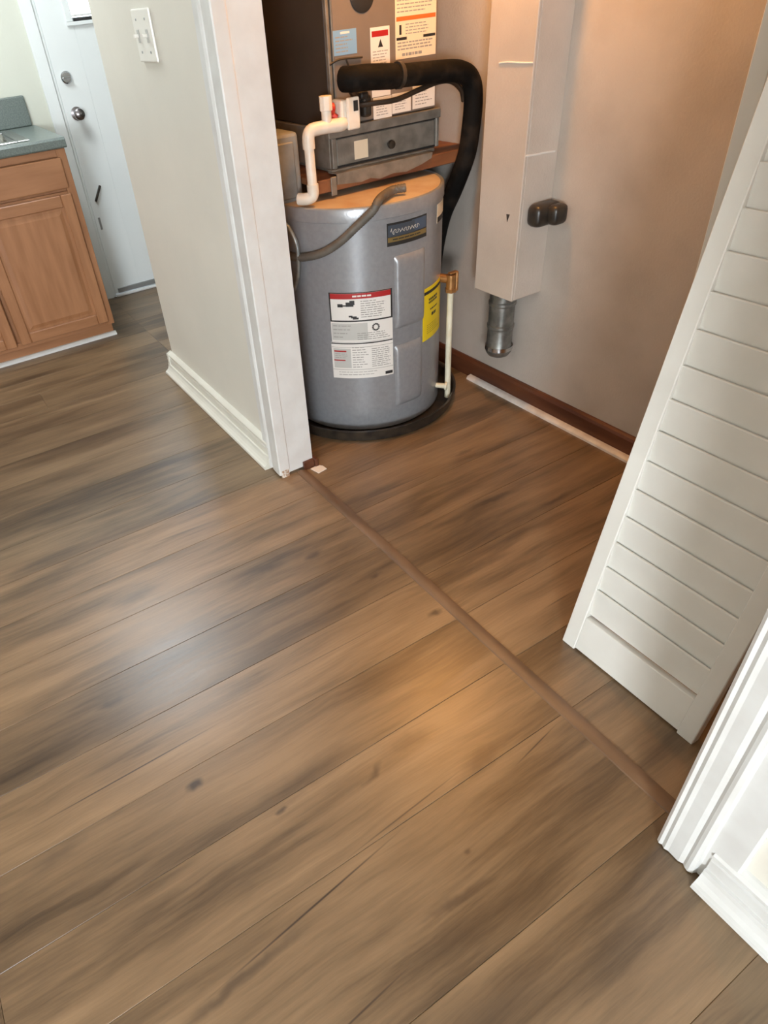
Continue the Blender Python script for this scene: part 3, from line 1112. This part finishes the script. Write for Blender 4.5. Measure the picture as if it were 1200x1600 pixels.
# ------------------------------------------------------------------ bulb on the closet ceiling
bl = thing('closet_lamp', (-1.80, 1.60, 2.1), 'bare bulb on a short cord hanging from the closet ceiling', 'lamp')
b = B()
b.lathe((-1.80, 1.60, 0), [(0, H_CEIL), (.05, H_CEIL), (.045, 2.585), (0, 2.58)], n=28)
b.obj('ceiling_cap', M_PLATE, bl, smooth=True)
b = B()
b.tube([(-1.80, 1.60, 2.58), (-1.80, 1.60, 2.19)], .004, 8, 1)
b.obj('cord', M_WIRE, bl, smooth=True)
b = B()
b.lathe((-1.80, 1.60, 0), [(0, 2.195), (.016, 2.19), (.022, 2.17), (.022, 2.135), (.0, 2.134)], n=28)
b.obj('lamp_holder', M_PLATE, bl, smooth=True)
b = B()
b.lathe((-1.80, 1.60, 0), [(.0, 2.02), (.018, 2.023), (.030, 2.04), (.032, 2.055), (.028, 2.08), (.016, 2.11), (.014, 2.134)], n=24)
M_BULB = mat('bulb_glass', (1, .8, .5), .3)
bs = M_BULB.node_tree.nodes['Principled BSDF']
bs.inputs['Emission Color'].default_value = (1, .62, .28, 1)
bs.inputs['Emission Strength'].default_value = 20
b.obj('bulb', M_BULB, bl, smooth=True)
l = bpy.data.lights.new('closet_bulb', 'POINT')
l.energy = 40
l.color = (1, .44, .11)
l.shadow_soft_size = .035
o = bpy.data.objects.new('closet_bulb', l)
COL.objects.link(o)
o.location = (-1.80, 1.60, 1.98)

for (lx, ly, lb) in ((-3.6, .45, 'unseen flush white ceiling lamp added to the kitchen for fill light'), (-.9, -2.0, 'unseen flush white ceiling lamp added to the living room for fill light')):  # unseen fixtures, added to go with the two fill lights
    cl = thing('added_fill_lamp', (lx, ly, 2.55), lb, 'lamp')
    B().lathe((lx, ly, 0), [(0, H_CEIL), (.27, H_CEIL), (.27, 2.575), (.25, 2.565), (0, 2.565)], n=32).obj('lamp_base', M_PLATE, cl, smooth=True)
    B().lathe((lx, ly, 0), [(.255, 2.564), (.25, 2.555), (.24, 2.550), (.0, 2.549)], n=32).obj('diffuser', M_PLATE, cl, smooth=True)

# ------------------------------------------------------------------ louvred bifold panels


def louver_panel(loc, tilt, label, group):
    """local frame: x along width, z up, front face towards -y"""
    Wd, Hd, T, ST = .39, 2.10, .028, .040
    root = thing('louver_door', (0, 0, 0), label, 'louver door', group)
    z0 = .006
    for sx, x0 in ((0, 0), (1, Wd - ST)):
        b = B()
        b.box((x0, 0, 0), (x0 + ST, T, Hd), .002)
        b.obj('stile', M_LOUVER, root)
    b = B()
    b.box((ST, .003, z0), (Wd - ST, T - .003, .112), .0015)
    b.obj('bottom_rail', M_LOUVER, root)
    b = B()
    b.box((ST, .003, Hd - .09), (Wd - ST, T - .003, Hd), .0015)
    b.obj('top_rail', M_LOUVER, root)
    slat = None
    k = 0
    z = .118
    while z + .08 < Hd - .085:
        if slat is None:
            b = B()
            t = bmesh.new()
            bmesh.ops.create_cube(t, size=1)
            for v in t.verts:
                v.co = Vector((v.co.x * (Wd - 2 * ST + .002), v.co.y * .007, v.co.z * .088))
            bmesh.ops.bevel(t, geom=[e for e in t.edges if abs((e.verts[0].co - e.verts[1].co).x) > .1], offset=.0028,
                            segments=2, affect='EDGES', profile=.5)
            b.merge(t, Matrix.Rotation(R(8), 4, 'X'))
            slat = b.obj('slat', M_LOUVER, root)
            s_ = slat
        else:
            s_ = slat.copy()
            COL.objects.link(s_)
            s_.parent = root
        s_.location = (Wd / 2, T / 2 - .001, z + .044)
        z += .0745
        k += 1
    root.location = loc
    root.rotation_euler = (-tilt, 0, 0)
    return root


louver_panel((-.75, 1.09, 0), R(10.4), 'white louvred bifold panel leaning back at the right of the closet opening', None)
louver_panel((-.893, 1.505, 0), 0, 'white louvred bifold panel standing upright behind the leaning one, only its edge seen', None)

# ------------------------------------------------------------------ kitchen: cabinet, counter, sink
KX = -3.76
cb = thing('base_cabinet', (-4.08, .1, 0), 'oak sink base cabinet with raised panel doors in the kitchen', 'cabinet')
CYa, CYb = -.90, .775
b = B()
b.box((-4.40, CYb - .018, .075), (KX - .02, CYb, .962), .002)
b.obj('side_panel', M_OAK, cb)
B().box((-4.40, CYa, .075), (KX - .02, CYa + .018, .962), .002).obj('side_panel', M_OAK, cb)
B().box((-4.40, CYa + .0185, .078), (KX - .021, CYb - .0185, .096)).obj('bottom_panel', M_OAK, cb)
B().box((KX - .0195, CYa + .02, .10), (KX - .012, CYb - .047, .93)).obj('inner_face', M_OAK, cb)
b = B()
b.box((-4.40, CYa, 0), (-3.80, CYb - .01, .0745))
b.obj('toe_kick', M_OAKH, cb)
b = B()
b.box((KX - .0195, CYb - .045, .075), (KX, CYb, .962), .002)
b.obj('stile', M_OAK, cb)
for za_, zb_ in ((.9305, .962), (.757, .777), (.075, .108)):
    B().box((KX - .0195, CYa, za_), (KX, CYb - .0455, zb_), .0015).obj('rail', M_OAKH, cb)
for (ya, yb) in ((.262, .742), (-.258, .240)):
    # false drawer front
    b = B()
    b.box((KX, ya, .790), (KX + .018, yb, .928), .006, 2)
    b.obj('drawer_front', M_OAKH, cb)
    # door: frame, recessed field, raised centre
    b = B()
    b.box((KX, ya + .055, .11), (KX + .009, yb - .055, .75))
    d = b.obj('door', M_OAK, cb)
    for ys in (ya, yb - .055):
        B().box((KX, ys, .096), (KX + .019, ys + .055, .766), .004).obj('door_stile', M_OAK, d)
    for zs in (.096, .710):
        B().box((KX, ya + .0555, zs), (KX + .019, yb - .0555, zs + .056), .004).obj('door_rail', M_OAKH, d)
    b = B()
    prof = [(0, 0), (.018, .0085), (.022, .0085)]
    y0_, y1_, z0_, z1_ = ya + .068, yb - .068, .165, .697
    vs = []
    for (off, h) in ((0, .0092), (.020, .0165), (.024, .0165)):
        vs.append([b.bm.verts.new((KX + h, y, z)) for y, z in ((y0_ + off, z0_ + off), (y1_ - off, z0_ + off), (y1_ - off, z1_ - off), (y0_ + off, z1_ - off))])
    for u, v in zip(vs, vs[1:]):
        for i in range(4):
            b.bm.faces.new((u[i], u[(i + 1) % 4], v[(i + 1) % 4], v[i]))
    b.bm.faces.new(vs[-1])
    b.obj('raised_panel', M_OAK, d)
b = B()
b.prism([(-3.80, 0), (-3.780, 0), (-3.782, .010), (-3.790, .018), (-3.80, .020)], 'Y', CYa, .775)
tag(b.obj('toe_strip', M_TRIM), 'thin white shoe moulding on the floor along the oak cabinet toe kick', 'trim')

b = B()
SY0, SY1, SX0, SX1 = -.20, .60, -4.26, -3.84      # sink cut-out
# front roll edge
b.prism([(-3.84, .965), (-3.742, .965), (-3.736, .972), (-3.736, 1.0), (-3.744, 1.010), (-3.84, 1.010)], 'Y', CYa, .785)
b.box((SX0, CYa, .965), (-3.84, SY0, 1.010))
b.box((SX0, SY1, .965), (-3.84, .785, 1.010))
b.box((-4.405, CYa, .965), (SX0, .785, 1.010))
root = thing('worktop', (-4.07, 0, .965), 'speckled grey-green laminate kitchen worktop on the oak cabinet', 'worktop')
b.obj('top', M_COUNTER, root)
b = B()
b.box((-4.408, CYa, 1.0105), (-4.375, .770, 1.152), .006, 2)
b.obj('backsplash', M_COUNTER, root)
sk = thing('kitchen_sink', (-4.05, .2, .85), 'stainless steel sink set into the grey-green worktop', 'sink')
b = B()
for p, q in (((SX0 - .03, SY1 - .02, 1.0102), (-3.80, SY1 + .035, 1.016)), ((SX0 - .03, SY0 - .035, 1.0102), (-3.80, SY0 + .02, 1.016)),
             ((-3.86, SY0 + .02, 1.0102), (-3.80, SY1 - .02, 1.016)), ((SX0 - .03, SY0 + .02, 1.0102), (SX0 + .05, SY1 - .02, 1.016))):
    b.box(p, q, .0025)
b.obj('rim', M_SINK, sk)
b = B()
t = bmesh.new()
bmesh.ops.create_cube(t, size=1)
for v in t.verts:
    v.co = Vector((v.co.x * .345, v.co.y * .355, v.co.z * .155))
bmesh.ops.delete(t, geom=[f for f in t.faces if f.normal.z > .9], context='FACES')
bmesh.ops.bevel(t, geom=[e for e in t.edges if not e.is_boundary], offset=.04, segments=4, affect='EDGES', profile=.5)
b.merge(t, Matrix.Translation((-4.035, .40, .935)))
o = b.obj('bowl', M_SINK, sk, smooth=True)
sd = o.modifiers.new('shell', 'SOLIDIFY')
sd.thickness = .0015

# ------------------------------------------------------------------ kitchen door
DXf = -4.40
D = B()
dy0, dy1 = .9665, 1.853
wy0, wy1, wz0, wz1 = 1.135, 1.69, 1.455, 2.02
D.box((DXf - .045, dy0, .02), (DXf - .005, wy0, 2.16), .0015)
D.box((DXf - .045, wy1, .02), (DXf - .005, dy1, 2.16), .0015)
D.box((DXf - .045, wy0, .02), (DXf - .005, wy1, wz0))
D.box((DXf - .045, wy0, wz1), (DXf - .005, wy1, 2.16))
door = struct(D.obj('door_1', M_KDOOR, origin=(DXf - .02, 1.4, .02)))
b = B()
for p, q in (((DXf - .006, 1.100, 1.420), (DXf + .008, wy1 + .035, 1.438)), ((DXf - .006, 1.100, wz1), (DXf + .008, wy1 + .035, wz1 + .035)),
             ((DXf - .006, 1.100, 1.438), (DXf + .008, wy0, wz1)), ((DXf - .006, wy1, 1.438), (DXf + .008, wy1 + .035, wz1))):
    B().box(p, q, .003).obj('window_frame', M_KDOOR, door)
b = B()
b.box((DXf - .006, wy0 + .005, 1.4385), (DXf + .003, wy1 - .005, 1.4525))
b.obj('dark_slot', M_LBLK, door)
b = B()
b.box((DXf - .004, wy0 + .001, 1.4585), (DXf + .009, wy1 - .001, 1.468), .002)
b.obj('sash_bar', M_TRIM, door)
b = B()
b.box((DXf - .028, wy0, wz0), (DXf - .022, wy1, wz1))
gl = bpy.data.materials.new('pane_glass')
gl.use_nodes = True
g_ = gl.node_tree.nodes['Principled BSDF']
g_.inputs['Transmission Weight'].default_value = 1
g_.inputs['Roughness'].default_value = .02
g_.inputs['IOR'].default_value = 1.02
b.obj('pane', gl, door)
for (y, z, MM, nm, r0) in ((1.024, 1.202, M_CHROME, 'deadbolt', .030), (1.030, 1.030, M_CHROME, 'doorknob', .034)):
    b = B()
    if nm == 'deadbolt':
        b.lathe((DXf - .005, y, z), [(r0, 0), (r0, .008), (r0 - .006, .014), (.012, .015), (0, .015)], axis='X', n=28)
        k_ = b.obj(nm, MM, door, smooth=True)
        B().box((DXf + .009, y - .022, z - .006), (DXf + .022, y + .022, z + .006), .003).obj('thumb_turn', MM, k_)
    else:
        b.lathe((DXf - .005, y, z), [(r0, 0), (r0, .005), (.014, .010), (.013, .028), (.024, .038), (.030, .050), (.028, .062), (.018, .070), (0, .072)],
                axis='X', n=28)
        b.obj(nm, mat('dark_knob', (.28, .26, .27), .25, 1.), door, smooth=True)
b = B()                        # black scuff mark on the door, built as a thin slanted bar
t = bmesh.new()
bmesh.ops.create_cube(t, size=1)
for v in t.verts:
    v.co = Vector((v.co.x * .012, v.co.y * .014, v.co.z * .095))
bmesh.ops.bevel(t, geom=t.edges[:], offset=.004, segments=2, affect='EDGES', profile=.5)
b.merge(t, Matrix.Translation((DXf + .0, 1.024, .616)) @ Matrix.Rotation(R(-32), 4, 'X'))
b.obj('scuff_mark', M_BLACK, door)
b = B()
b.box((DXf - .006, .985, .415), (DXf - .003, .998, .485), .001)
b.obj('edge_plate', M_GREYMETAL, door)
b = B()
b.box((DXf - .006, dy0 + .02, .022), (DXf + .006, dy1, .052), .002)
b.obj('sweep', M_GREYMETAL, door)
b = B()
b.box((DXf - .09, .965, .0), (DXf + .012, 1.86, .016), .003)
struct(b.obj('trim_4', M_TRIM))
b = B()
b.box((X0, .885, 0), (X0 + .016, .950, 2.24), .003)
b.box((X0 - .09, .950, 0), (X0 + .004, .966, 2.24), .002)
b.box((X0, 1.86, 0), (X0 + .016, 1.93, 2.24), .003)
b.box((X0, .950, 2.17), (X0 + .016, 1.86, 2.24), .003)
struct(b.obj('trim_5', M_KDOOR))

# ------------------------------------------------------------------ switch plate on the hall wall
sw = thing('switch_plate', (-2.503, WF, 1.32), 'white two-gang switch plate on the hall wall left of the casing', 'switch')
b = B()
b.box((-2.585, WF - .010, 1.318), (-2.421, WF - .0005, 1.458), .004, 2)
b.obj('plate', M_PLATE, sw)
for x in (-2.545, -2.462):
    b = B()
    b.box((x - .008, WF - .013, 1.370), (x + .008, WF - .0102, 1.405), .001)
    t_o = b.obj('toggle_slot', M_LGREY, sw)
    b = B()
    b.box((x - .005, WF - .028, 1.384), (x + .005, WF - .012, 1.394), .002)
    b.obj('toggle', M_PLATE, sw)
    for z in (1.345, 1.431):
        b = B()
        b.lathe((x, WF - .0102, z), [(0, -.0016), (.0032, -.0014), (.004, 0)], axis='Y', n=12)
        b.obj('screw', M_GREYMETAL, sw)

# print too fine to pick apart letter by letter
for o in bpy.data.objects:
    if o.name.split('.')[0] in ('print', 'pictogram', 'round_symbol', 'black_bar', 'grey_field', 'red_heading', 'header_print', 'border', 'dark_gap'):
        o['kind'] = 'stuff'
